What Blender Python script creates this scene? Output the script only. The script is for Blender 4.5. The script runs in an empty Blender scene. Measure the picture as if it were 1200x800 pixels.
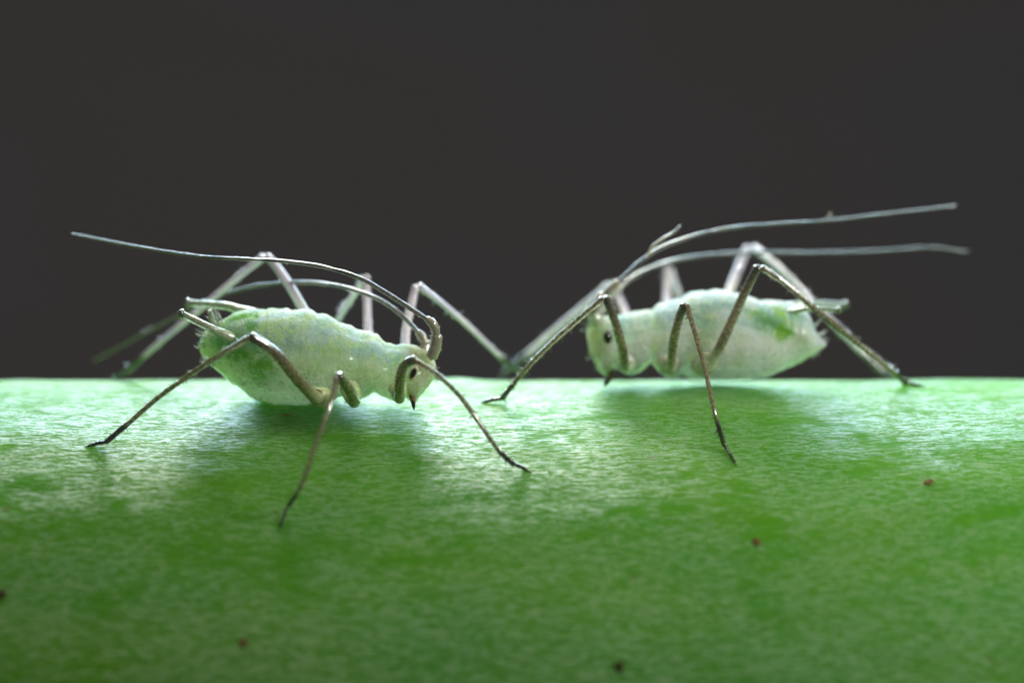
import bpy, math, random
import numpy as np
from mathutils import Vector, noise

random.seed(7)
SC = bpy.context.scene
COL = SC.collection
# ------------------------------------------------------------------ camera
# 1 unit = about a tenth of the photographed stretch of stem; x right, y away, z up, stem crest at z = 0
CAM = Vector((6.0, -34.0, 0.485))
FOCUS_D = 2.2                       # metres in front of the crest that are sharp
DIST = -CAM.y - 2.0
cd = bpy.data.cameras.new('camera'); cam = bpy.data.objects.new('camera', cd); COL.objects.link(cam)
cam.location = CAM; cam.rotation_euler = (math.pi / 2, 0, 0)
cd.sensor_width = 36.0; cd.lens = 36.0 * DIST / 12.0
cd.clip_start = 0.5; cd.clip_end = 500
cd.dof.use_dof = True; cd.dof.focus_distance = -CAM.y - FOCUS_D; cd.dof.aperture_fstop = 0.068
SC.camera = cam
# ------------------------------------------------------------------ world and light
w = bpy.data.worlds.new('World'); SC.world = w; w.use_nodes = True
bg = w.node_tree.nodes['Background']; bg.inputs[0].default_value = (1.0, 1.0, 0.88, 1); bg.inputs[1].default_value = 0.13

def area(name, loc, aim, size, sizey, power, color):
    ld = bpy.data.lights.new(name, 'AREA'); ld.shape = 'RECTANGLE'; ld.size = size; ld.size_y = sizey
    ld.energy = power; ld.color = color
    o = bpy.data.objects.new(name, ld); COL.objects.link(o); o.location = loc
    o.rotation_euler = (Vector(aim) - Vector(loc)).to_track_quat('-Z', 'Y').to_euler()
    return o
area('key_softbox', (4.0, 11.5, 13.5), (6, -1.5, 0), 6.0, 4.0, 4900, (0.92, 1.0, 0.92))
area('sheen_strip', (6, 20.5, 14.0), (6, -1, 0), 30, 5, 11500, (0.58, 0.83, 1.0))  # added unseen strip, spreads a bluish sheen along the stem
area('top_fill', (5.0, -1.5, 17), (6, -1, 0), 10, 7, 1150, (1.0, 0.98, 0.66))  # added warm overhead fill, lifts the shade under the bodies
area('right_fill', (24, -11, 9.5), (6, -1.5, 0.5), 2.5, 2.5, 3000, (1.0, 0.99, 0.93))  # added fill from the right for leg highlights and the lower stem
vs = SC.view_settings
vs.view_transform = 'Standard'; vs.look = 'None'; vs.exposure = 0; vs.gamma = 1; vs.use_curve_mapping = False

# ------------------------------------------------------------------ placing helpers
R = 4.5
def P(px, py, d):
    """point seen at photo pixel (px, py) at depth d in front of the crest of the stem"""
    k = (-CAM.y - d) / DIST / 100.0
    return Vector((CAM.x + (px - 600) * k, -d, CAM.z + (400 - py) * k))
def surf_z(d):
    return -R + math.sqrt(max(R * R - d * d, 0))
def on_stem(px, py):
    """where the line of sight of a pixel meets the stem"""
    d = 4.3
    lo, hi = 0.0, 4.45
    for _ in range(40):
        m = (lo + hi) / 2
        if P(px, py, m).z > surf_z(m): lo = m
        else: hi = m
    # P z decreases slower than the stem falls away: take the near crossing
    ds = np.linspace(4.45, -0.2, 2000)
    for d in ds:
        p = P(px, py, d)
        if p.z <= surf_z(d): return float(d)
    return 0.0
# for a seen surface point the first crossing coming from the camera
def foot_depth(px, py):
    prev = None
    for d in np.linspace(4.49, -0.3, 2400):
        if P(px, py, d).z <= surf_z(d): return float(d)
    return 0.0

def empty(name, loc, label, cat, group=None):
    o = bpy.data.objects.new(name, None); COL.objects.link(o); o.location = loc; o.empty_display_size = 0.2
    o['label'] = label; o['category'] = cat
    if group: o['group'] = group
    return o
def mesh_obj(name, verts, faces, mat, parent=None, attrs=None, smooth=True, mat_idx=None):
    me = bpy.data.meshes.new(name); me.from_pydata([tuple(v) for v in verts], [], faces); me.update()
    mats = mat if isinstance(mat, (list, tuple)) else [mat]
    for m in mats: me.materials.append(m)
    if smooth: me.polygons.foreach_set('use_smooth', [True] * len(me.polygons))
    if attrs:
        for k, vals in attrs.items():
            a = me.attributes.new(k, 'FLOAT', 'POINT'); a.data.foreach_set('value', list(vals))
    o = bpy.data.objects.new(name, me); COL.objects.link(o)
    if parent:
        o.parent = parent
        base = parent
        off = Vector((0, 0, 0))
        while base: off += base.location; base = base.parent
        me.transform(__import__('mathutils').Matrix.Translation(-off))
    return o

# ------------------------------------------------------------------ materials
def new_mat(name):
    m = bpy.data.materials.new(name); m.use_nodes = True; nt = m.node_tree; nt.nodes.clear()
    out = nt.nodes.new('ShaderNodeOutputMaterial'); b = nt.nodes.new('ShaderNodeBsdfPrincipled')
    nt.links.new(b.outputs[0], out.inputs[0])
    return m, nt, b
class N:
    def __init__(s, nt): s.nt = nt
    def add(s, t, **kw):
        n = s.nt.nodes.new(t)
        for k, v in kw.items(): setattr(n, k, v)
        return n
    def link(s, a, b): s.nt.links.new(a, b)
    def coord(s, scale=(1, 1, 1), rot=(0, 0, 0), kind='Object'):
        t = s.add('ShaderNodeTexCoord'); m = s.add('ShaderNodeMapping'); m.inputs['Scale'].default_value = scale; m.inputs['Rotation'].default_value = rot
        s.link(t.outputs[kind], m.inputs[0]); return m.outputs[0]
    def noise(s, vec, scale, detail=3, rough=0.5, dist=0.0):
        n = s.add('ShaderNodeTexNoise'); n.inputs['Scale'].default_value = scale; n.inputs['Detail'].default_value = detail
        n.inputs['Roughness'].default_value = rough; n.inputs['Distortion'].default_value = dist
        s.link(vec, n.inputs['Vector']); return n.outputs[0]
    def vor(s, vec, scale, feature='F1', out=0, rnd=1.0):
        n = s.add('ShaderNodeTexVoronoi'); n.feature = feature; n.inputs['Scale'].default_value = scale; n.inputs['Randomness'].default_value = rnd
        s.link(vec, n.inputs['Vector']); return n.outputs[out]
    def ramp(s, f, a, b, lo=0.0, hi=1.0, smooth=True):
        n = s.add('ShaderNodeMapRange'); n.interpolation_type = 'SMOOTHSTEP' if smooth else 'LINEAR'
        n.inputs[1].default_value = a; n.inputs[2].default_value = b; n.inputs[3].default_value = lo; n.inputs[4].default_value = hi
        s.link(f, n.inputs[0]); return n.outputs[0]
    def math(s, op, a, b=None):
        n = s.add('ShaderNodeMath'); n.operation = op
        for i, v in enumerate((a, b)):
            if v is None: continue
            if isinstance(v, (int, float)): n.inputs[i].default_value = v
            else: s.link(v, n.inputs[i])
        return n.outputs[0]
    def mix(s, f, a, b):
        n = s.add('ShaderNodeMix'); n.data_type = 'RGBA'
        if isinstance(f, (int, float)): n.inputs[0].default_value = f
        else: s.link(f, n.inputs[0])
        for i, v in ((6, a), (7, b)):
            if isinstance(v, tuple): n.inputs[i].default_value = (*v, 1)
            else: s.link(v, n.inputs[i])
        return n.outputs[2]
    def attr(s, name):
        n = s.add('ShaderNodeAttribute'); n.attribute_name = name; return n.outputs['Fac']
    def bump(s, h, strength, dist, nrm=None):
        n = s.add('ShaderNodeBump'); n.inputs['Strength'].default_value = strength; n.inputs['Distance'].default_value = dist
        s.link(h, n.inputs['Height'])
        if nrm: s.link(nrm, n.inputs['Normal'])
        return n.outputs[0]
    def pos(s, axis):
        t = s.add('ShaderNodeTexCoord'); x = s.add('ShaderNodeSeparateXYZ'); s.link(t.outputs['Object'], x.inputs[0]); return x.outputs[axis]

def stem_material():
    m, nt, b = new_mat('stem_skin'); n = N(nt)
    # fine fibres and epidermis cells run along the stem
    fib = n.noise(n.coord((1.3, 11, 11), (0.02, 0, 0.012)), 4.6, 5, 0.66, 0.15)
    dash = n.noise(n.coord((2.6, 13, 13), (0, 0, -0.015)), 2.6, 3, 0.6, 0.3)
    spark = n.vor(n.coord((5, 15, 15)), 1.9, 'F1', 0)
    patch = n.noise(n.coord((0.5, 1.0, 1.0)), 1.3, 5, 0.62, 0.3)
    small = n.noise(n.coord((1.0, 2.4, 2.4)), 3.0, 4, 0.6)
    blot = n.noise(n.coord((0.5, 1.2, 1.2)), 0.9, 3, 0.5)
    wax_blue = n.ramp(n.math('ADD', n.math('MULTIPLY', patch, 0.62), n.math('MULTIPLY', small, 0.38)), 0.37, 0.50)
    speck = n.noise(n.coord((9, 24, 24)), 2.6, 2, 0.6)
    fleck = n.ramp(n.math('ADD', n.math('MULTIPLY', fib, 0.42), n.math('ADD', n.math('MULTIPLY', dash, 0.33), n.math('MULTIPLY', speck, 0.25))), 0.47, 0.54)
    g = n.mix(n.ramp(blot, 0.15, 0.85), (0.076, 0.305, 0.032), (0.118, 0.340, 0.023))
    g = n.mix(n.math('MULTIPLY', n.ramp(dash, 0.50, 0.65), 0.20), g, (0.22, 0.46, 0.032))
    g = n.mix(n.math('MULTIPLY', n.ramp(fib, 0.55, 0.68), 0.20), g, (0.040, 0.21, 0.02))
    sc = n.ramp(n.noise(n.coord((1.6, 2.4, 2.4)), 1.6, 3, 0.5), 0.69, 0.76)
    g = n.mix(n.math('MULTIPLY', sc, 0.35), g, (0.17, 0.10, 0.03))
    g = n.mix(n.math('MULTIPLY', n.math('MULTIPLY', wax_blue, fleck), 0.04), g, (0.40, 0.74, 0.66))
    n.link(g, b.inputs['Base Color'])
    b.inputs['Subsurface Weight'].default_value = 0.85
    b.inputs['Subsurface Radius'].default_value = (0.85, 1.0, 0.12)
    b.inputs['Subsurface Scale'].default_value = 2.2
    b.inputs['IOR'].default_value = 1.5
    n.link(n.math('ADD', n.math('MULTIPLY', n.math('MULTIPLY', wax_blue, n.math('ADD', fleck, 0.04)), 1.0), 0.03), b.inputs['Specular IOR Level'])
    n.link(n.ramp(dash, 0.3, 0.75, 0.52, 0.36), b.inputs['Roughness'])
    b.inputs['Specular Tint'].default_value = (0.95, 1.0, 1.0, 1)
    n.link(n.math('MULTIPLY', n.math('MULTIPLY', wax_blue, n.math('ADD', n.math('MULTIPLY', fleck, 0.95), 0.05)), 0.3), b.inputs['Sheen Weight'])
    b.inputs['Sheen Roughness'].default_value = 0.35; b.inputs['Sheen Tint'].default_value = (0.66, 1.0, 0.95, 1)
    h = n.math('ADD', n.math('MULTIPLY', fib, 1.2), n.math('ADD', n.math('MULTIPLY', dash, 1.0), n.math('MULTIPLY', spark, 0.5)))
    n.link(n.bump(h, 1.0, 0.018), b.inputs['Normal'])
    # glints on single swollen cells
    glint = n.ramp(n.math('MULTIPLY', n.ramp(spark, 0.34, 0.05), n.ramp(dash, 0.48, 0.60)), 0.1, 0.5)
    n.link(n.math('MULTIPLY', n.math('MAXIMUM', glint, n.math('MULTIPLY', n.math('MULTIPLY', fleck, wax_blue), 0.45)), n.math('ADD', n.math('MULTIPLY', wax_blue, 0.8), 0.2)), b.inputs['Coat Weight'])
    n.link(n.ramp(glint, 0.0, 1.0, 0.36, 0.14), b.inputs['Coat Roughness']); b.inputs['Coat IOR'].default_value = 1.6
    n.link(n.bump(h, 1.0, 0.028), b.inputs['Coat Normal'])
    return m

def body_material(name, tint, trans, gutc):
    """pale translucent skin; patchy bluish tone on the back; green gut showing through at GUT (world position)"""
    m, nt, b = new_mat(name); n = N(nt)
    dors = n.attr('dorsal'); head = n.attr('head'); vein = n.attr('gut')
    fine = n.noise(n.coord(), 16, 5, 0.65); mid = n.noise(n.coord(), 4.5, 4, 0.6, 0.4); big = n.noise(n.coord(), 1.6, 3)
    vert = n.noise(n.coord((5, 1, 0.8)), 3.2, 4, 0.6)
    c = n.mix(n.ramp(mid, 0.35, 0.65), tint[0], tint[1])
    c = n.mix(n.math('MULTIPLY', n.ramp(vert, 0.5, 0.72), 0.5), c, tint[2])
    c = n.mix(n.math('MULTIPLY', n.ramp(n.math('MULTIPLY', vein, n.ramp(n.noise(n.coord(), 10, 6, 0.75), 0.25, 0.68)), 0.03, 0.52), 0.97), c, gutc)
    wax_blue = n.math('MULTIPLY', n.ramp(dors, 0.60, 0.95), n.ramp(n.math('ADD', n.math('MULTIPLY', mid, .6), n.math('MULTIPLY', fine, .4)), 0.33, 0.60))  # bluish patches towards the back
    c = n.mix(n.math('MULTIPLY', wax_blue, 0.8), c, (0.30, 0.46, 0.62))
    c = n.mix(n.math('MULTIPLY', head, n.ramp(mid, 0.3, 0.6, 0.25, 0.75)), c, (0.50, 0.42, 0.36))
    n.link(c, b.inputs['Base Color'])
    b.inputs['Subsurface Weight'].default_value = 1.0
    b.inputs['Subsurface Radius'].default_value = (0.8, 1.0, 0.55)
    b.inputs['Subsurface Scale'].default_value = 0.8
    n.link(n.math('MULTIPLY', n.math('SUBTRACT', 1.0, n.math('MULTIPLY', wax_blue, 0.8)), trans), b.inputs['Transmission Weight'])
    b.inputs['IOR'].default_value = 1.4
    n.link(n.math('ADD', n.ramp(fine, 0.3, 0.7, 0.24, 0.42), n.ramp(dors, 0.55, 0.95, 0.0, 0.28)), b.inputs['Roughness'])
    n.link(n.ramp(dors, 0.55, 0.95, 0.45, 0.10), b.inputs['Specular IOR Level'])
    n.link(n.ramp(dors, 0.5, 0.9, 0.8, 0.0), b.inputs['Coat Weight']); b.inputs['Coat Roughness'].default_value = 0.12; b.inputs['Coat IOR'].default_value = 1.4
    h = n.math('ADD', n.math('MULTIPLY', fine, 0.6), n.math('ADD', n.math('MULTIPLY', n.noise(n.coord((2.2, 1, 1)), 9, 4, 0.6), 1.0), n.math('MULTIPLY', n.vor(n.coord(), 24), 0.35)))
    n.link(n.bump(h, 0.9, 0.055), b.inputs['Normal'])
    return m

def limb_material(name, amber, pale, black, sss=0.7, clear=0.5, coat=0.9):
    m, nt, b = new_mat(name); n = N(nt)
    dark = n.attr('dark'); coxa = n.attr('pale')
    f = n.noise(n.coord(), 22, 4, 0.65); g = n.noise(n.coord(), 3, 3)
    c = n.mix(n.ramp(g, 0.3, 0.7), amber, tuple(min(1, x * 1.3) for x in amber))
    c = n.mix(n.ramp(coxa, 0.05, 0.75), c, pale)
    c = n.mix(dark, c, black)
    n.link(c, b.inputs['Base Color'])
    n.link(n.math('MULTIPLY', n.math('MULTIPLY', n.math('SUBTRACT', 1.0, dark), n.math('SUBTRACT', 1.0, n.math('MULTIPLY', coxa, 0.95))), clear), b.inputs['Transmission Weight'])
    b.inputs['Subsurface Weight'].default_value = sss
    b.inputs['Subsurface Radius'].default_value = (1.0, 0.95, 0.8); b.inputs['Subsurface Scale'].default_value = 0.07
    n.link(n.ramp(f, 0.3, 0.7, 0.16, 0.34), b.inputs['Roughness'])
    b.inputs['IOR'].default_value = 1.5
    b.inputs['Specular IOR Level'].default_value = 0.8
    b.inputs['Coat Weight'].default_value = coat; b.inputs['Coat Roughness'].default_value = 0.07; b.inputs['Coat IOR'].default_value = 1.85
    n.link(n.bump(f, 0.12, 0.008), b.inputs['Normal'])
    return m
def simple(name, col, rough, spec=0.5, sss=0):
    m, nt, b = new_mat(name); n = N(nt)
    f = n.noise(n.coord(), 14, 4, 0.6)
    n.link(n.mix(f, tuple(x * 0.6 for x in col), tuple(min(1, x * 1.4) for x in col)), b.inputs['Base Color'])
    b.inputs['Roughness'].default_value = rough; b.inputs['Specular IOR Level'].default_value = spec
    if sss: b.inputs['Subsurface Weight'].default_value = sss; b.inputs['Subsurface Scale'].default_value = 0.05
    n.link(n.bump(f, 0.4, 0.02), b.inputs['Normal'])
    return m

M_STEM = stem_material()
M_LEG = limb_material('leg_cuticle', (0.25, 0.23, 0.115), (0.52, 0.60, 0.30), (0.012, 0.012, 0.010))
M_LEGR = limb_material('leg_cuticle_milky', (0.27, 0.235, 0.13), (0.72, 0.74, 0.58), (0.012, 0.012, 0.010))
M_LEG_BACKLIT = limb_material('leg_cuticle_backlit', (0.74, 0.67, 0.88), (0.70, 0.67, 0.78), (0.03, 0.032, 0.035), clear=0.08)  # far legs: backlight put into the colour as a paler lilac-white copy
M_ANT = limb_material('antenna_cuticle', (0.19, 0.175, 0.15), (0.45, 0.42, 0.30), (0.02, 0.02, 0.02), clear=0.2, coat=0.8)
M_TUBE = limb_material('cornicle_cuticle', (0.42, 0.47, 0.33), (0.50, 0.60, 0.42), (0.03, 0.04, 0.03))
M_EYE = simple('eye_black', (0.012, 0.006, 0.005), 0.18, 0.7)
M_RING = simple('eye_ring', (0.62, 0.56, 0.44), 0.45, 0.5, 0.5)
M_BEAK = simple('beak_brown', (0.22, 0.15, 0.09), 0.3, 0.6, 0.3)
M_DARK = simple('beak_tip_black', (0.012, 0.012, 0.014), 0.3, 0.5)
M_HAIR = simple('bristle_pale', (0.34, 0.40, 0.36), 0.3, 0.6, 0)
M_SPECK = simple('dry_brown_crumb', (0.14, 0.085, 0.028), 0.7, 0.3)
M_SPECK3 = simple('faint_red_crumb', (0.20, 0.13, 0.03), 0.5, 0.3, 0.5)
M_SPECK2 = simple('dry_dark_crumb', (0.05, 0.03, 0.012), 0.7, 0.3)
M_PALE = simple('pale_crumb', (0.55, 0.62, 0.42), 0.35, 0.6, 0.5)
def back_material():
    m, nt, b = new_mat('backdrop_charcoal'); n = N(nt)
    f = n.noise(n.coord((0.05, 0.05, 0.09)), 1.0, 2, 0.4)
    n.link(n.mix(n.ramp(f, 0.3, 0.7), (0.208, 0.178, 0.200), (0.198, 0.182, 0.222)), b.inputs['Base Color'])
    b.inputs['Roughness'].default_value = 0.95; b.inputs['Specular IOR Level'].default_value = 0.05
    return m
M_BACK = back_material()
M_BODY_L = body_material('aphid_skin_green', ((0.62, 0.77, 0.46), (0.78, 0.88, 0.64), (0.76, 0.82, 0.48)), 0.34, (0.17, 0.48, 0.010))
M_BODY_R = body_material('aphid_skin_milky', ((0.82, 0.86, 0.80), (0.92, 0.95, 0.92), (0.88, 0.88, 0.70)), 0.28, (0.30, 0.60, 0.015))

# ------------------------------------------------------------------ backdrop and stem
def backdrop():
    vs_, fs = [], []
    nx, nz = 24, 24
    for i in range(nx + 1):
        for j in range(nz + 1):
            x = -44 + 100 * i / nx; t = j / nz
            if t < 0.3: y, z = 60 - 40 + 40 * t / 0.3, -32
            else: y, z = 60, -32 + 90 * (t - 0.3) / 0.7
            if 0.28 < t < 0.34: y, z = 58.5, -31.2
            vs_.append((x, y, z))
    for i in range(nx):
        for j in range(nz):
            a = i * (nz + 1) + j; fs.append((a, a + 1, a + nz + 2, a + nz + 1))
    o = mesh_obj('backdrop', vs_, fs, M_BACK); o['kind'] = 'structure'
backdrop()

def stem():
    xs = np.concatenate([np.linspace(-24, -1.0, 60, endpoint=False), np.linspace(-1.0, 13.0, 900, endpoint=False), np.linspace(13.0, 36, 60)])
    # angle measured from the crest towards the camera; the seen quarter is finer
    an = np.concatenate([np.radians(np.linspace(-35, 100, 420, endpoint=False)), np.radians(np.linspace(100, 325, 90, endpoint=False))])
    na = len(an); verts = []
    for x in xs:
        lowf = 0.0
        for a in an:
            q = Vector((x * 0.55, math.sin(a) * R * 0.8, math.cos(a) * R * 0.8))
            dr = 0.022 * noise.noise(q) + 0.010 * noise.noise(q * 3.1) + 0.006 * noise.noise(Vector((x * 1.3, math.sin(a) * R * 7, math.cos(a) * R * 7)))
            dr += 0.035 * math.exp(-((x - 5.3) / 0.28) ** 2 - ((a - 0.02) / 0.06) ** 2)      # a low wart on the crest
            r = R + dr
            verts.append((x, -math.sin(a) * r, -R + math.cos(a) * r))
    faces = []
    for i in range(len(xs) - 1):
        for j in range(na):
            a = i * na + j; b_ = i * na + (j + 1) % na
            faces.append((a, b_, b_ + na, a + na))
    o = mesh_obj('plant_stem', verts, faces, M_STEM)
    o['label'] = 'thick smooth green plant stem with a pale waxy sheen along its top, under both insects'
    o['category'] = 'plant stem'
    return o
stem()

# ------------------------------------------------------------------ limbs
def spline(pts, n):
    """Catmull-Rom through pts (arrays of floats)"""
    pts = np.array(pts, float); m = len(pts)
    seg = np.linalg.norm(np.diff(pts[:, :3], axis=0), axis=1); cum = np.concatenate([[0], np.cumsum(seg)])
    out = []
    for s in np.linspace(0, cum[-1], n):
        i = min(max(np.searchsorted(cum, s, side='right') - 1, 0), m - 2)
        t = (s - cum[i]) / max(seg[i], 1e-9)
        p0, p1, p2, p3 = pts[max(i - 1, 0)], pts[i], pts[i + 1], pts[min(i + 2, m - 1)]
        out.append(0.5 * ((2 * p1) + (-p0 + p2) * t + (2 * p0 - 5 * p1 + 4 * p2 - p3) * t * t + (-p0 + 3 * p1 - 3 * p2 + p3) * t ** 3))
    return np.array(out)

def tube_data(pts, n=None, sides=14, rough=0.05, hairs=0, hair_len=0.06, cap=True, seed=0):
    """pts: (Vector, radius, dark, pale). returns verts, faces, dark list, pale list"""
    arr = [(p.x, p.y, p.z, r, dk, pl) for p, r, dk, pl in pts]
    L = sum((Vector(arr[i + 1][:3]) - Vector(arr[i][:3])).length for i in range(len(arr) - 1))
    n = n or max(8, int(L / 0.022))
    s = spline(arr, n); s[:, 3] = np.maximum(s[:, 3], 0.002)
    V, F, D, PL = [], [], [], []
    up = Vector((0.13, 0.2, 0.97)); prev = None
    frames = []
    for i in range(n):
        c = Vector(s[i, :3]); t = (Vector(s[min(i + 1, n - 1), :3]) - Vector(s[max(i - 1, 0), :3])).normalized()
        if prev is None:
            a = t.cross(up)
            if a.length < 0.1: a = t.cross(Vector((1, 0, 0)))
            a.normalize()
        else:
            a = (prev - t * prev.dot(t)).normalized()
        prev = a; b = t.cross(a); frames.append((c, t, a, b, s[i, 3]))
        for k in range(sides):
            th = 2 * math.pi * k / sides
            dirv = a * math.cos(th) + b * math.sin(th)
            rough_ = rough * .42
            rr = s[i, 3] * (1 + rough_ * noise.noise((c + dirv * s[i, 3]) * 14 + Vector((seed, 0, 0))) * 1.6 + rough * 0.15 * math.sin(i * 1.9 + k * .4))
            V.append(c + dirv * rr); D.append(min(max(s[i, 4], 0), 1)); PL.append(min(max(s[i, 5], 0), 1))
    for i in range(n - 1):
        for k in range(sides):
            a_ = i * sides + k; b_ = i * sides + (k + 1) % sides
            F.append((a_, b_, b_ + sides, a_ + sides))
    if cap:
        for i, sgn in ((0, -1), (n - 1, 1)):
            c, t, a, b, r = frames[i]
            base = len(V); V.append(c + t * sgn * r * 0.7); D.append(D[i * sides]); PL.append(PL[i * sides])
            for k in range(sides):
                q = (i * sides + k, i * sides + (k + 1) % sides, base)
                F.append(q if sgn > 0 else q[::-1])
    rnd = random.Random(seed + 11)
    for _ in range(hairs):
        i = rnd.randrange(2, n - 1); c, t, a, b, r = frames[i]; th = rnd.uniform(0, 2 * math.pi)
        d = a * math.cos(th) + b * math.sin(th); tip = c + d * (r + hair_len * rnd.uniform(.6, 1.3)) + t * hair_len * rnd.uniform(.2, .8)
        root = c + d * r * 0.9; w_ = 0.0075; e1 = t.normalized(); e2 = d.cross(t).normalized(); base = len(V)
        for e in (e1 * w_, -e1 * w_ * .5 + e2 * w_, -e1 * w_ * .5 - e2 * w_): V.append(root + e)
        V.append(tip); D += [D[i * sides]] * 4; PL += [PL[i * sides]] * 4
        F += [(base, base + 1, base + 3), (base + 1, base + 2, base + 3), (base + 2, base, base + 3)]
    return V, F, D, PL
def tube(name, pts, mat, parent, **kw):
    V, F, D, PL = tube_data(pts, **kw)
    return mesh_obj(name, V, F, mat, parent, {'dark': D, 'pale': PL})

def leg(parent, femur, tibia, tarsus, rf=0.065, rt=0.036, seed=0, dark_knee=0.92, hairs=70, coxa_r=0.14, pale_tib=0.0, tipdark=0.16, mat=None):
    mat = mat or M_LEG; rf *= 0.93; rt *= 0.88
    """femur / tibia / tarsus: lists of (px, py, depth). Coxa is the first femur point."""
    f = [P(*q) for q in femur]; k = len(f)
    pts = [(f[0], coxa_r, 0, 1.0), (f[0].lerp(f[1], 0.6), coxa_r * 0.85, 0, 0.9), (f[1], rf * 1.12, 0, 0.55)]
    for i in range(2, k):
        t = (i - 1) / (k - 2)
        pts.append((f[i], rf * (1.05 - 0.18 * t), dark_knee * max(0, (t - 0.55) / 0.45), 0.0))
    if k == 3:
        mid = f[1].lerp(f[2], 0.6); pts.insert(3, (mid, rf * 1.08, 0.05, 0.0))
    o = tube('leg', pts, mat, parent, sides=18, rough=0.05, hairs=hairs // 2, seed=seed, hair_len=0.03)
    t_ = [P(*q) for q in tibia]; n = len(t_)
    tl = [0]
    for i in range(1, n): tl.append(tl[-1] + (t_[i] - t_[i - 1]).length)
    tp = []
    dense = spline([(p.x, p.y, p.z) for p in t_], 24)
    for i, q in enumerate(dense):
        u = i / 23
        r = rt * (1.25 - 0.55 * min(u / 0.12, 1) * 0.45 + 0.0) if u < 0.12 else rt * (1.0 - 0.28 * u)
        if u > 1 - tipdark: r = rt * 0.92
        dk = 0.5 * dark_knee * max(0, 1 - u / 0.05) + (min(1, (u - (1 - tipdark - 0.03)) / 0.05) if u > 1 - tipdark - 0.03 else 0)
        tp.append((Vector(q), r, dk, pale_tib * max(0, 1 - u)))
    ti = tube('tibia', tp, mat, o, sides=12, rough=0.09, hairs=hairs, seed=seed + 1)
    a = [P(*q) for q in tarsus]
    ap = [(a[0], rt * 0.62, 1, 0), (a[0].lerp(a[-1], .5) + Vector((0, 0, rt * .35)), rt * 0.66, 1, 0), (a[-1], rt * 0.5, 1, 0)]
    dirv = (a[-1] - a[0]).normalized()
    V, F, D, PL = tube_data(ap, sides=10, rough=0.06, hairs=6, seed=seed + 2, hair_len=0.02)
    for sgn in (-1, 1):    # pair of claws
        side = Vector((0, 1, 0)) * sgn * 0.014
        v2, f2, d2, p2 = tube_data([(a[-1], rt * .3, 1, 0), (a[-1] + dirv * 0.03 + side, rt * .2, 1, 0), (a[-1] + dirv * 0.035 + side + Vector((0, 0, -0.05)), 0.003, 1, 0)], n=8, sides=6, rough=0)
        base = len(V); V += v2; F += [tuple(x + base for x in q) for q in f2]; D += d2; PL += p2
    mesh_obj('tarsus', V, F, mat, o, {'dark': D, 'pale': PL})
    return o

def antenna(parent, pts, cuts, r0, r1, seed, base=None, knob=False):
    """pts px,py,d from base to tip; cuts = fractions where the segments end"""
    w_ = [P(*q) for q in pts]
    s = spline([(p.x, p.y, p.z) for p in w_], 160)
    root = None
    prev = 0.0
    for j, c in enumerate(list(cuts) + [1.0]):
        i0, i1 = int(prev * 159), int(c * 159)
        idx = np.linspace(i0, i1, max(4, (i1 - i0) // 4))
        seg = []
        for q, fi in enumerate(idx):
            u = fi / 159; p = Vector(s[int(round(fi))])
            r = r0 + (r1 - r0) * u ** 0.7
            if j == 0: r = r0 * 2.1
            elif j == 1: r = r0 * 1.6
            e = min(q, len(idx) - 1 - q)
            dk = 0.95 if (q >= len(idx) - 2 and 2 <= j < len(cuts)) else (0.1 + 0.6 * u if j > 1 else 0.0)
            rr = r * (0.80 if e == 0 and j > 0 else 1.0)
            if knob and j == len(cuts) and q >= len(idx) - 2: rr = r * 1.7
            seg.append((p, rr, dk, 0.5 if j < 2 else 0))
        prev = c
        if root is None:
            root = tube('antenna', seg, M_ANT, parent, sides=14, rough=0.08, hairs=8, hair_len=0.025, seed=seed)
        else:
            tube('antenna_segment', seg, M_ANT, root, sides=10, rough=0.13, hairs=14 if j < 5 else 8, hair_len=0.022, seed=seed + j)
    return root

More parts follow.
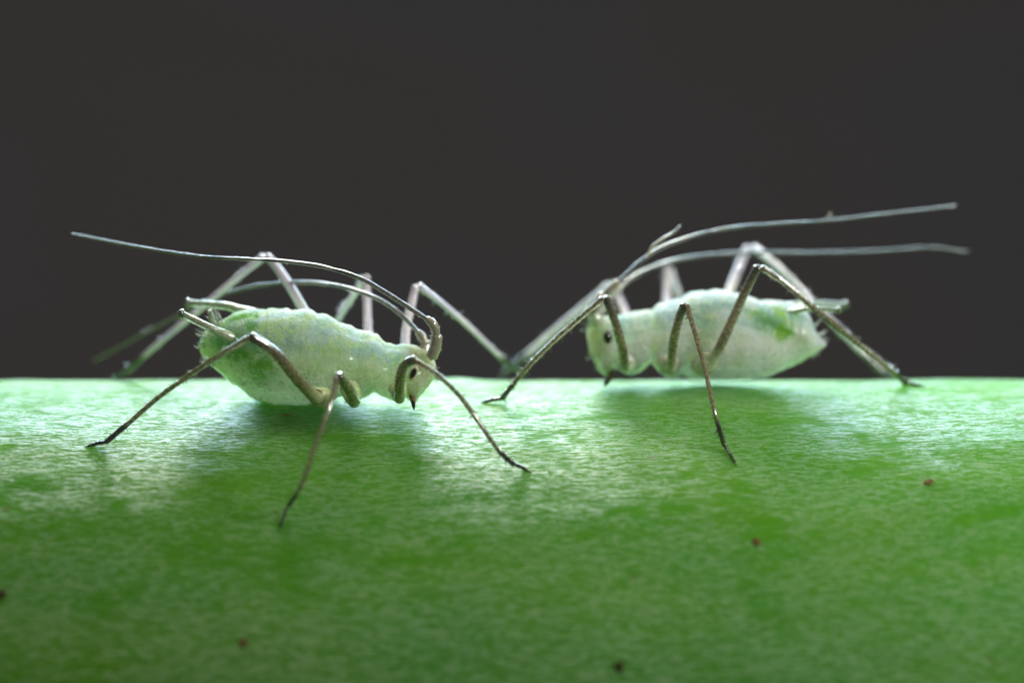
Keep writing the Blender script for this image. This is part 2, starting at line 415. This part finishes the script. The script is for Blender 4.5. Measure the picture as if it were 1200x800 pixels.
# ------------------------------------------------------------------ aphid body: one continuous loft from tail to face
def aphid_body(parent, prof, mat, d0, roll, gut, tail_d=0.0, segs=9, seed=0, head_from=0.86, facing=1, width=1.0, lumps=()):
    """prof: list of (px, top py, bottom py, half width) from the tail to the face"""
    prof = np.array(prof, float)
    NU, NA = 200, 96
    L = np.abs(prof[:, 0] - prof[0, 0]); L /= L[-1]
    # denser towards the ends
    u = 0.5 - 0.5 * np.cos(np.linspace(0, math.pi, NU)); u = 0.55 * u + 0.45 * np.linspace(0, 1, NU)
    def ip(c):
        # monotone-ish smooth interpolation
        o = np.interp(u, L, c); k = np.ones(5) / 5
        sm = np.convolve(np.pad(o, 2, mode='edge'), k, mode='valid'); sm[0] = o[0]; sm[-1] = o[-1]; return sm
    X, T, B, W = (ip(prof[:, i]) for i in range(4))
    V, dors, head, gutA = [], [], [], []
    for i in range(NU):
        d = d0 + tail_d * (1 - u[i])
        top, bot = P(X[i], T[i], d), P(X[i], B[i], d)
        c = (top + bot) / 2; hh = max((top.z - bot.z) / 2, 0.004); hw = max(W[i] * width, 0.004)
        # segment folds
        ph = u[i] * segs + 0.35 * noise.noise(Vector((u[i] * 6, seed, 2)))
        fold = math.exp(-(((ph % 1.0) - 0.5) / 0.11) ** 2)
        for k in range(NA):
            a = 2 * math.pi * k / NA            # 0 = up
            ca, sa = math.cos(a), math.sin(a)
            e = 0.92
            z = math.copysign(abs(ca) ** e, ca) * hh; y = -math.copysign(abs(sa) ** e, sa) * hw
            p = c + Vector((0, y, z))
            rad = Vector((0, y, z)); rl = max(rad.length, 1e-6); nrm = rad / rl
            arel = a - roll                     # angle from the insect's own back
            dv = math.cos(arel)
            fall = min(1, rl / 0.25)
            q = p * 1.0
            dis = -0.026 * (0.6 + 0.8 * noise.noise(Vector((u[i] * segs * 0.9, seed, 0)))) * fold * (0.35 + 0.65 * max(dv, 0)) * fall
            dis += 0.016 * noise.noise(q * 3.2 + Vector((seed, 0, 0))) * fall + 0.010 * noise.noise(q * 9 + Vector((0, seed, 0))) * fall + 0.005 * noise.noise(q * 23) * fall
            # lateral fold below the back plates
            dis += -0.024 * math.exp(-((abs(arel if arel < math.pi else arel - 2 * math.pi) - 0.95) / 0.09) ** 2) * fall * (1 if u[i] > 0.15 else 0.3)
            dis += 0.024 * noise.noise(Vector((q.x * 1.2, q.y * 7, q.z * 7 + seed))) * fall - 0.034 * max(0, noise.noise(Vector((q.x * 6, q.y * 2, q.z * 2 + seed)))) * fall
            hd = min(max((u[i] - head_from) / 0.05, 0), 1)
            dis += hd * (0.022 * noise.noise(q * 15) + 0.020 * noise.noise(q * 7)) * fall
            for (lx, ly, ld, lr, lh) in lumps:
                pt = P(lx, ly, ld); dd = (p - pt).length
                if dd < lr * 2.5: dis += lh * math.exp(-(dd / lr) ** 2)
            p = p + nrm * dis
            V.append(p); dors.append(max(0, min(1, 0.5 + 0.5 * dv))); head.append(hd)
            g = 0
            for (gx, gy, rx, ry, amt) in gut:
                dx = (p.x - P(gx, gy, d0 + 0.4).x) / rx; dz = (p.z - P(gx, gy, d0 + 0.4).z) / ry
                g = max(g, amt * math.exp(-(dx * dx + dz * dz)))
            gutA.append(g)
    F = []
    for i in range(NU - 1):
        for k in range(NA):
            a_ = i * NA + k; b_ = i * NA + (k + 1) % NA
            F.append((a_, b_, b_ + NA, a_ + NA) if facing < 0 else (a_, a_ + NA, b_ + NA, b_))
    for i in (0, NU - 1):
        c = sum((V[i * NA + k] for k in range(NA)), Vector()) / NA
        base = len(V); V.append(c); dors.append(.5); head.append(head[i * NA]); gutA.append(0)
        for k in range(NA): F.append((i * NA + k, i * NA + (k + 1) % NA, base))
    o = mesh_obj('body', V, F, mat, parent, {'dorsal': dors, 'head': head, 'gut': gutA})
    import bmesh
    bm = bmesh.new(); bm.from_mesh(o.data); bmesh.ops.recalc_face_normals(bm, faces=bm.faces); bm.to_mesh(o.data); bm.free()
    return o

def eye(parent, px, py, d, rx, rz, ry, tilt=0.0, ring=1.45):
    c = P(px, py, d)
    def ell(cx, ax, az, ay, bumps):
        V, F = [], []; nu, nv = 20, 28
        for i in range(nu + 1):
            th = math.pi * i / nu
            for j in range(nv):
                ph = 2 * math.pi * j / nv
                x, z, y = math.sin(th) * math.cos(ph) * ax, math.sin(th) * math.sin(ph) * az, math.cos(th) * ay
                f = 1 + bumps * noise.noise(Vector((x, y, z)) * 60)
                x, y, z = x * f, y * f, z * f
                V.append(cx + Vector((x * math.cos(tilt) - z * math.sin(tilt), y, x * math.sin(tilt) + z * math.cos(tilt))))
        for i in range(nu):
            for j in range(nv):
                a = i * nv + j; b = i * nv + (j + 1) % nv; F.append((a, a + nv, b + nv, b))
        return V, F
    V, F = ell(c, rx, rz, ry, 0.12)
    e = mesh_obj('eye', V, F, M_EYE, parent)
    sgn = -1 if c.y < parent.location.y else 1
    V, F = ell(c + Vector((0, -sgn * ry * 0.55, 0)), rx * ring, rz * ring, ry * 0.9, 0.1)
    mesh_obj('eye_socket', V, F, M_RING, e)
    return e

def fringe(parent, centers, n, length, seed, name='bristle_tuft'):
    rnd = random.Random(seed); V, F = [], []
    for _ in range(n):
        (px, py, d, dx, dz) = rnd.choice(centers)
        root = P(px + rnd.uniform(-5, 5), py + rnd.uniform(-5, 5), d + rnd.uniform(-.15, .15))
        dirv = Vector((dx + rnd.uniform(-.5, .5), rnd.uniform(-.4, .4), dz + rnd.uniform(-.5, .5))).normalized()
        L = length * rnd.uniform(.6, 1.3)
        v, f, _, _ = tube_data([(root - dirv * 0.05, 0.008, 0, 0), (root + dirv * L * .5, 0.0065, 0, 0), (root + dirv * L + Vector((0, 0, 0.02)), 0.003, 0, 0)], n=6, sides=5, rough=0)
        b = len(V); V += v; F += [tuple(x + b for x in q) for q in f]
    o = mesh_obj(name, V, F, M_HAIR, parent); o['kind'] = 'stuff'
    return o

def beak(parent, pts):
    ps = [P(*q[:3]) for q in pts]
    k = len(ps)
    o = tube('beak', [(p, q[3], 0, 0.6) for p, q in zip(ps, pts)], M_BEAK, parent, sides=12, rough=0.08)
    tip = ps[-1]; dirv = (ps[-1] - ps[-2]).normalized()
    tube('beak_tip', [(tip - dirv * 0.02, pts[-1][3] * 1.05, 1, 0), (tip + dirv * 0.05, pts[-1][3] * .8, 1, 0), (tip + dirv * 0.10, 0.006, 1, 0)], M_DARK, o, sides=8, rough=0.02)
    return o

def fd(px, py): return (px, py, foot_depth(px, py))

# ------------------------------------------------------------------ left aphid (faces right)
GROUP = 'pale aphids standing on the green stem'
DL = 1.68
A = empty('aphid', P(370, 488, DL), 'greener aphid on the left, facing right, with a bright green patch near its tail', 'aphid', GROUP)
profL = [(233, 404, 409, .02), (235, 396, 414, .07), (239, 389, 421, .14), (247, 382, 428, .22), (256, 377, 436, .29), (265, 371, 443, .35), (276, 364, 452, .42), (290, 361, 462, .49),
         (305, 361, 469, .54), (325, 361, 474, .58), (345, 362, 475, .60), (365, 364, 474, .58), (383, 369, 472, .54), (400, 376, 467, .50), (412, 381, 464, .46), (418, 387, 463, .44),
         (424, 388, 468, .42), (432, 389, 464, .41), (438, 390, 460, .40), (444, 393, 463, .38), (450, 401, 466, .35), (458, 402, 470, .33), (466, 402, 470, .31), (472, 402, 465, .30), (478, 402, 468, .29), (484, 403, 473, .27), (490, 404, 469, .25), (496, 406, 460, .22),
         (502, 410, 452, .18), (507, 416, 446, .13), (510, 424, 441, .08), (511, 430, 436, .02)]
aphid_body(A, profL, M_BODY_L, DL, 0.45, [(280, 408, .28, .16, 1.2), (306, 428, .15, .19, 1.1), (258, 400, .16, .12, .8), (294, 374, .10, .18, .9), (272, 370, .2, .07, .8), (352, 408, .05, .05, .35), (370, 415, .05, .04, .3)],
           tail_d=-0.15, seed=3, facing=1, lumps=((352, 406, 2.36, .035, -.03), (371, 415, 2.36, .035, -.03), (330, 385, 2.26, .03, -.03), (398, 405, 2.26, .035, -.025), (425, 418, 2.21, .04, -.025), (313, 395, 2.31, .03, -.03), (503, 408, 1.96, .10, .05), (372, 455, 2.21, .16, .05), (437, 447, 2.16, .12, .04)))
eye(A, 484.5, 437, DL + 0.27, 0.034, 0.068, 0.04, tilt=-0.45)
beak(A, [(483, 452, DL + .12, .07), (483, 462, DL + .12, .05), (484, 470, DL + .14, .030)])
fringe(A, [(238, 405, DL - .1, -1, .1), (242, 392, DL, -1, .6), (247, 424, DL, -.8, -.6), (256, 375, DL, -.4, 1)], 34, 0.10, 5)
# tail and siphons
tube('cauda', [(P(256, 388, DL - .05), .075, 0, .9), (P(250, 378, DL - .05), .055, 0, .8), (P(248, 368, DL - .05), .035, .1, .6), (P(247.5, 362, DL - .05), .012, .3, .3)], M_TUBE, A, sides=14, rough=.08, hairs=14, hair_len=.05, seed=4)
def cornicle(parent, a, b, c, r, seed):
    pa, pb, pc = P(*a), P(*b), P(*c); dv = (pc - pb).normalized()
    o = tube('cornicle', [(pa, r * 1.5, 0, .9), (pa.lerp(pb, .5), r * 1.2, 0, .6), (pb, r, .05, .3), (pb.lerp(pc, .8), r * .9, .25, 0), (pc, r * .95, .6, 0)], M_TUBE, parent, sides=16, rough=.14, seed=seed)
    tube('cornicle_rim', [(pc - dv * .015, r * 1.0, .9, 0), (pc + dv * .01, r * 1.35, .9, 0), (pc + dv * .035, r * 1.0, .8, 0)], M_TUBE, o, sides=16, rough=.05, seed=seed)
cornicle(A, (274, 397, DL + .22), (246, 384, DL + .42), (213, 368, DL + .46), .047, 20)
cornicle(A, (298, 368, DL - .30), (262, 358, DL - .42), (221, 355, DL - .5), .048, 24)
# near legs
leg(A, [(378, 465, 2.12), (368, 464, 2.32), (345, 440, 2.60), (322, 413, 2.80), (294, 394, 2.95)],
    [(292, 396, 2.95), (262, 413, 2.9), (225, 437, 2.8), (185, 466, 2.65), (155, 492, 2.52), (124, 518, foot_depth(124, 521) + .04)], [(124, 518, foot_depth(124, 521) + .03), fd(103, 523)], rf=.072, rt=.040, seed=31, coxa_r=.13, pale_tib=.35)
leg(A, [(410, 455, 1.95), (415, 470, 2.30), (409, 456, 2.75), (397, 441, 3.1)],
    [(395, 443, 3.1), (388, 470, 3.3), (372, 515, 3.5), (354, 566, 3.62), (338, 592, foot_depth(338, 600) + .05)], [(337, 594, foot_depth(337, 600) + .04), fd(328, 617)], rf=.070, rt=.034, seed=41, coxa_r=.12, dark_knee=.9, tipdark=.17)
leg(A, [(466, 455, 2.03), (468, 465, 2.22), (469, 445, 2.52), (474, 428, 2.65), (486, 421, 2.75)],
    [(487, 423, 2.75), (510, 437, 2.85), (538, 463, 2.95), (565, 500, 2.95), (585, 528, 2.9), (602, 544, foot_depth(602, 548) + .04)], [(601, 543, foot_depth(601, 548) + .03), fd(620, 553)], rf=.066, rt=.038, seed=51, coxa_r=.11, dark_knee=.6)
# far legs
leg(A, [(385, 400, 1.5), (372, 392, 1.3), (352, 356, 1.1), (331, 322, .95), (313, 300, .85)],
    [(309, 301, .85), (270, 332, .75), (225, 370, .6), (180, 407, .4), (148, 435, .15)], [(149, 434, .14), (133, 443, .05)], rf=.062, rt=.048, mat=M_LEG_BACKLIT, seed=61, coxa_r=.1, dark_knee=.4, hairs=40, pale_tib=.5)
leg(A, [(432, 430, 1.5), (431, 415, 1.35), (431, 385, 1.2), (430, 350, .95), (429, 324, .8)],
    [(427, 326, .8), (410, 352, .6), (392, 380, .4), (372, 410, .2), (355, 441, .0)], [(355, 440, .0), (345, 443.5, .0)], rf=.062, rt=.046, mat=M_LEG_BACKLIT, seed=71, coxa_r=.1, dark_knee=.4, hairs=40, pale_tib=.4)
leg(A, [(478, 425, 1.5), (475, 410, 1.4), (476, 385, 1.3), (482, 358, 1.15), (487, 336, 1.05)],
    [(491, 335, 1.05), (520, 357, .9), (552, 385, .7), (582, 414, .45), (600, 431, .25)], [(599, 430, .25), (612, 437, foot_depth(612, 442) + .02)], rf=.060, rt=.044, mat=M_LEG_BACKLIT, seed=81, coxa_r=.1, dark_knee=.4, hairs=40, pale_tib=.4)
antenna(A, [(506, 418, 1.88), (511, 402, 1.92), (511, 388, 1.95), (504, 376, 1.98), (494, 370, 2.0), (462, 349, 2.05), (422, 326, 2.1), (380, 313, 2.05), (340, 307, 2.0), (300, 304, 1.95), (255, 302, 1.85), (210, 297, 1.7), (150, 287, 1.45), (84, 274, 1.15)],
        (.055, .105, .34, .52, .66), .034, .012, 91)
antenna(A, [(497, 413, 1.68), (499, 404, 1.64), (493, 393, 1.62), (480, 378, 1.6), (456, 358, 1.55), (428, 344, 1.5), (385, 333, 1.3), (335, 331, 1.0), (285, 338, .7), (245, 352, .45), (205, 371, .2), (155, 398, -.1), (109, 423, -.35)],
        (.03, .06, .30, .46, .60), .032, .013, 101)

# ------------------------------------------------------------------ right aphid (faces left)
DR = 0.75
B = empty('aphid', P(820, 446, DR), 'milky white aphid on the right, facing left, near hind leg stretched far behind it', 'aphid', GROUP)
profR = [(968, 402, 405, .02), (964, 399, 408, .06), (960, 395, 411, .11), (956, 389, 413, .16), (953, 380, 416, .21), (950, 371, 418, .26), (946, 362, 420, .31), (939, 357, 424, .36), (920, 353, 433, .41), (905, 352, 439, .47),
         (888, 349, 443, .52), (868, 342, 446, .55), (848, 340, 446, .56), (830, 340, 445, .55), (812, 343, 443, .52), (803, 346, 440, .50), (799, 348, 436, .49), (795, 349, 440, .48), (785, 352, 441, .46), (776, 354, 438, .44), (770, 357, 432, .42),
         (764, 363, 424, .40), (759, 364, 426, .38), (753, 364, 436, .37), (744, 365, 440, .35), (735, 366, 440, .33), (728, 368, 434, .31), (723, 371, 430, .29), (718, 371, 436, .28), (710, 370, 441, .27), (703, 368, 436, .23), (697, 370, 426, .18), (692, 375, 414, .13), (689, 382, 406, .09), (688, 388, 396, .02)]
aphid_body(B, profR, M_BODY_R, DR, 0.40, [(905, 374, .27, .15, 1.2), (916, 388, .15, .13, .9), (890, 366, .14, .08, .5)], tail_d=0.05, seed=9, facing=-1, head_from=.88,
           lumps=((736, 428, 1.1, .14, .04), (786, 430, 1.2, .15, .05), (826, 428, 1.2, .16, .04), (950, 384, 1.0, .06, -.04), (957, 398, .95, .05, .03), (839, 357, .95, .035, -.05), (892, 395, 1.2, .04, -.02), (868, 400, 1.3, .04, -.02), (845, 388, 1.3, .04, -.02), (820, 380, 1.25, .035, -.02), (694, 372, .95, .08, .06), (708, 430, .95, .07, .04), (700, 400, .95, .05, -.03)))
eye(B, 712, 395, DR + .27, .050, .078, .05, tilt=0.05, ring=1.05)
beak(B, [(714, 432, DR + .1, .06), (716, 440, DR + .14, .045), (712, 446, DR + .2, .032)])
tube('antennal_tubercle', [(P(700, 378, DR + .12), .09, 0, .9), (P(695, 368, DR + .15), .075, 0, .8), (P(694, 360, DR + .15), .05, 0, .6)], M_TUBE, B, sides=14, rough=.2, hairs=8, seed=5)
fringe(B, [(955, 378, DR, 1, .3), (962, 395, DR, 1, .0), (950, 412, DR, .8, -.5), (690, 385, DR, -1, .2), (694, 415, DR, -1, -.2), (703, 432, DR, -.8, -.6)], 30, 0.07, 15)
tube('cauda', [(P(944, 395, DR), .11, 0, .9), (P(955, 397, DR), .08, 0, .9), (P(963, 401, DR), .03, .0, .8), (P(967, 403, DR), .01, .0, .5)], M_TUBE, B, sides=14, rough=.1, hairs=16, hair_len=.05, seed=6)
cornicle(B, (915, 368, DR + .25), (948, 362, DR + .40), (982, 363, DR + .40), .034, 120)
cornicle(B, (915, 360, DR - .32), (948, 356, DR - .42), (990, 357, DR - .5), .038, 124)
leg(B, [(735, 418, .85), (732, 429, 1.12), (729, 408, 1.4), (722, 380, 1.55), (710, 349, 1.62)],
    [(706, 350, 1.62), (680, 372, 1.65), (648, 400, 1.65), (620, 428, 1.62), (588, 467, foot_depth(588, 470) + .04)], [(590, 467, foot_depth(590, 470) + .03), fd(567, 471)], rf=.062, rt=.040, mat=M_LEGR, seed=131, coxa_r=.15, hairs=110)
leg(B, [(783, 424, 1.02), (786, 429, 1.24), (789, 402, 1.55), (795, 375, 1.7), (802, 357, 1.8)],
    [(805, 358, 1.8), (814, 388, 2.0), (826, 432, 2.3), (838, 485, 2.6), (848, 520, foot_depth(848, 524) + .04)], [(848, 521, foot_depth(848, 524) + .03), fd(861, 542)], rf=.060, rt=.036, mat=M_LEGR, seed=141, coxa_r=.16, dark_knee=.8)
leg(B, [(822, 428, 1.10), (838, 416, 1.34), (848, 397, 1.45), (864, 362, 1.5), (876, 336, 1.55), (888, 313, 1.6)],
    [(893, 314, 1.6), (920, 332, 1.55), (955, 362, 1.45), (1000, 398, 1.25), (1040, 430, 1.1), (1061, 449, foot_depth(1061, 451) + .04)], [(1060, 449, foot_depth(1060, 451) + .03), fd(1081, 453)], rf=.062, rt=.042, mat=M_LEGR, seed=151, coxa_r=.15, hairs=110)
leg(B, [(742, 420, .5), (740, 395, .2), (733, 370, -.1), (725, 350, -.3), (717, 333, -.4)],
    [(713, 335, -.4), (685, 358, -.5), (650, 387, -.6), (620, 413, -.65), (600, 430, -.7)], [(600, 430, -.7), (586, 442, -.7)], rf=.060, rt=.050, mat=M_LEG_BACKLIT, seed=161, coxa_r=.1, hairs=30, pale_tib=.5, dark_knee=.3)
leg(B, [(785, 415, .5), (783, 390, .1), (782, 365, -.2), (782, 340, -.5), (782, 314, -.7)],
    [(785, 316, -.7), (797, 350, -.75), (812, 390, -.8), (825, 440, -.85)], [(825, 440, -.85), (835, 450, -.85)], rf=.062, rt=.048, mat=M_LEG_BACKLIT, seed=171, coxa_r=.1, hairs=30, pale_tib=.5, dark_knee=.6)
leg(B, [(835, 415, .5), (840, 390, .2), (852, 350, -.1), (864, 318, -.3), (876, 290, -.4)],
    [(884, 290, -.4), (915, 316, -.45), (950, 352, -.5), (995, 397, -.6), (1035, 436, -.65)], [(1034, 436, -.65), (1055, 445, -.65)], rf=.062, rt=.050, mat=M_LEG_BACKLIT, seed=181, coxa_r=.1, hairs=30, pale_tib=.5, dark_knee=.3)
up = antenna(B, [(695, 362, .95), (704, 350, .98), (716, 338, 1.0), (740, 316, 1.0), (768, 294, 1.0), (805, 279, .95), (850, 268, .9), (900, 263, .85), (965, 259, .75), (1010, 254, .65), (1060, 248, .5), (1120, 241, .3)],
        (.05, .10, .19, .36, .50, .63), .033, .009, 191)
antenna(B, [(700, 366, .6), (708, 354, .55), (718, 344, .5), (742, 325, .4), (768, 312, .35), (800, 303, .3), (850, 297, .2), (900, 296, .1), (960, 296, 0), (1030, 294, -.1), (1090, 290, -.2), (1134, 295, -.3)],
        (.05, .10, .19, .36, .50, .63), .031, .009, 201)
tube('spur', [(P(966, 259, .75), .010, .3, 0), (P(971, 254, .75), .013, .2, .3), (P(974, 249, .75), .005, .2, .3)], M_ANT, up, sides=8)
h = tube('shed_hair', [(P(757, 304, 1.04), .010, 0, .5), (P(764, 290, 1.06), .014, 0, .5), (P(776, 280, 1.08), .014, .1, .5), (P(790, 272, 1.1), .013, .2, .3), (P(797, 265, 1.1), .012, .4, 0)], M_ANT, None, sides=8, rough=.1)
h['label'] = 'short bluish curved filament stuck on the upper antenna of the right insect'; h['category'] = 'filament'

# ------------------------------------------------------------------ crumbs on the stem
def crumb(name, px, py, size, mat, label, seed, cat='crumb', stretch=(1, 1)):
    import bmesh
    d = foot_depth(px, py); c = P(px, py, d)
    nrm = Vector((0, -d, math.sqrt(max(R * R - d * d, 0)))).normalized()
    bm = bmesh.new(); size *= .8; bmesh.ops.create_icosphere(bm, subdivisions=3, radius=size)
    for v in bm.verts:
        q = v.co / size
        v.co *= .8 + .9 * noise.noise(q * 1.3 + Vector((seed, 3, 1))) + .22 * noise.noise(q * 3.5 + Vector((seed, 0, 1)))
        v.co.x *= stretch[0]; v.co.y *= stretch[1]; v.co.z *= .22
    me = bpy.data.meshes.new(name); bm.to_mesh(me); bm.free(); me.materials.append(mat)
    me.polygons.foreach_set('use_smooth', [True] * len(me.polygons))
    o = bpy.data.objects.new(name, me); COL.objects.link(o)
    o.location = c + nrm * size * .18; o.rotation_euler = nrm.to_track_quat('Z', 'Y').to_euler()
    o['label'] = label; o['category'] = cat
crumb('debris_crumb', 1088, 566, .075, M_SPECK, 'reddish brown crumb at the edge of the waxy sheen, right side of the stem', 1, stretch=(1, .8))
crumb('debris_crumb', 887, 635, .065, M_SPECK, 'brown crumb on the green stem face below the right aphid', 2)
crumb('debris_crumb', 726, 781, .075, M_SPECK2, 'dark blurred brown crumb lowest on the stem, near the bottom edge of the picture', 3)
crumb('debris_crumb', 1, 697, .07, M_SPECK2, 'black crumb at the far left edge of the stem', 4)
crumb('debris_crumb', 336, 487, .055, M_SPECK3, 'reddish speck in the shade under the belly of the left aphid', 5, stretch=(1.5, .5))
crumb('debris_crumb', 285, 753, .07, M_SPECK, 'faint brown speck low on the left part of the stem', 6)
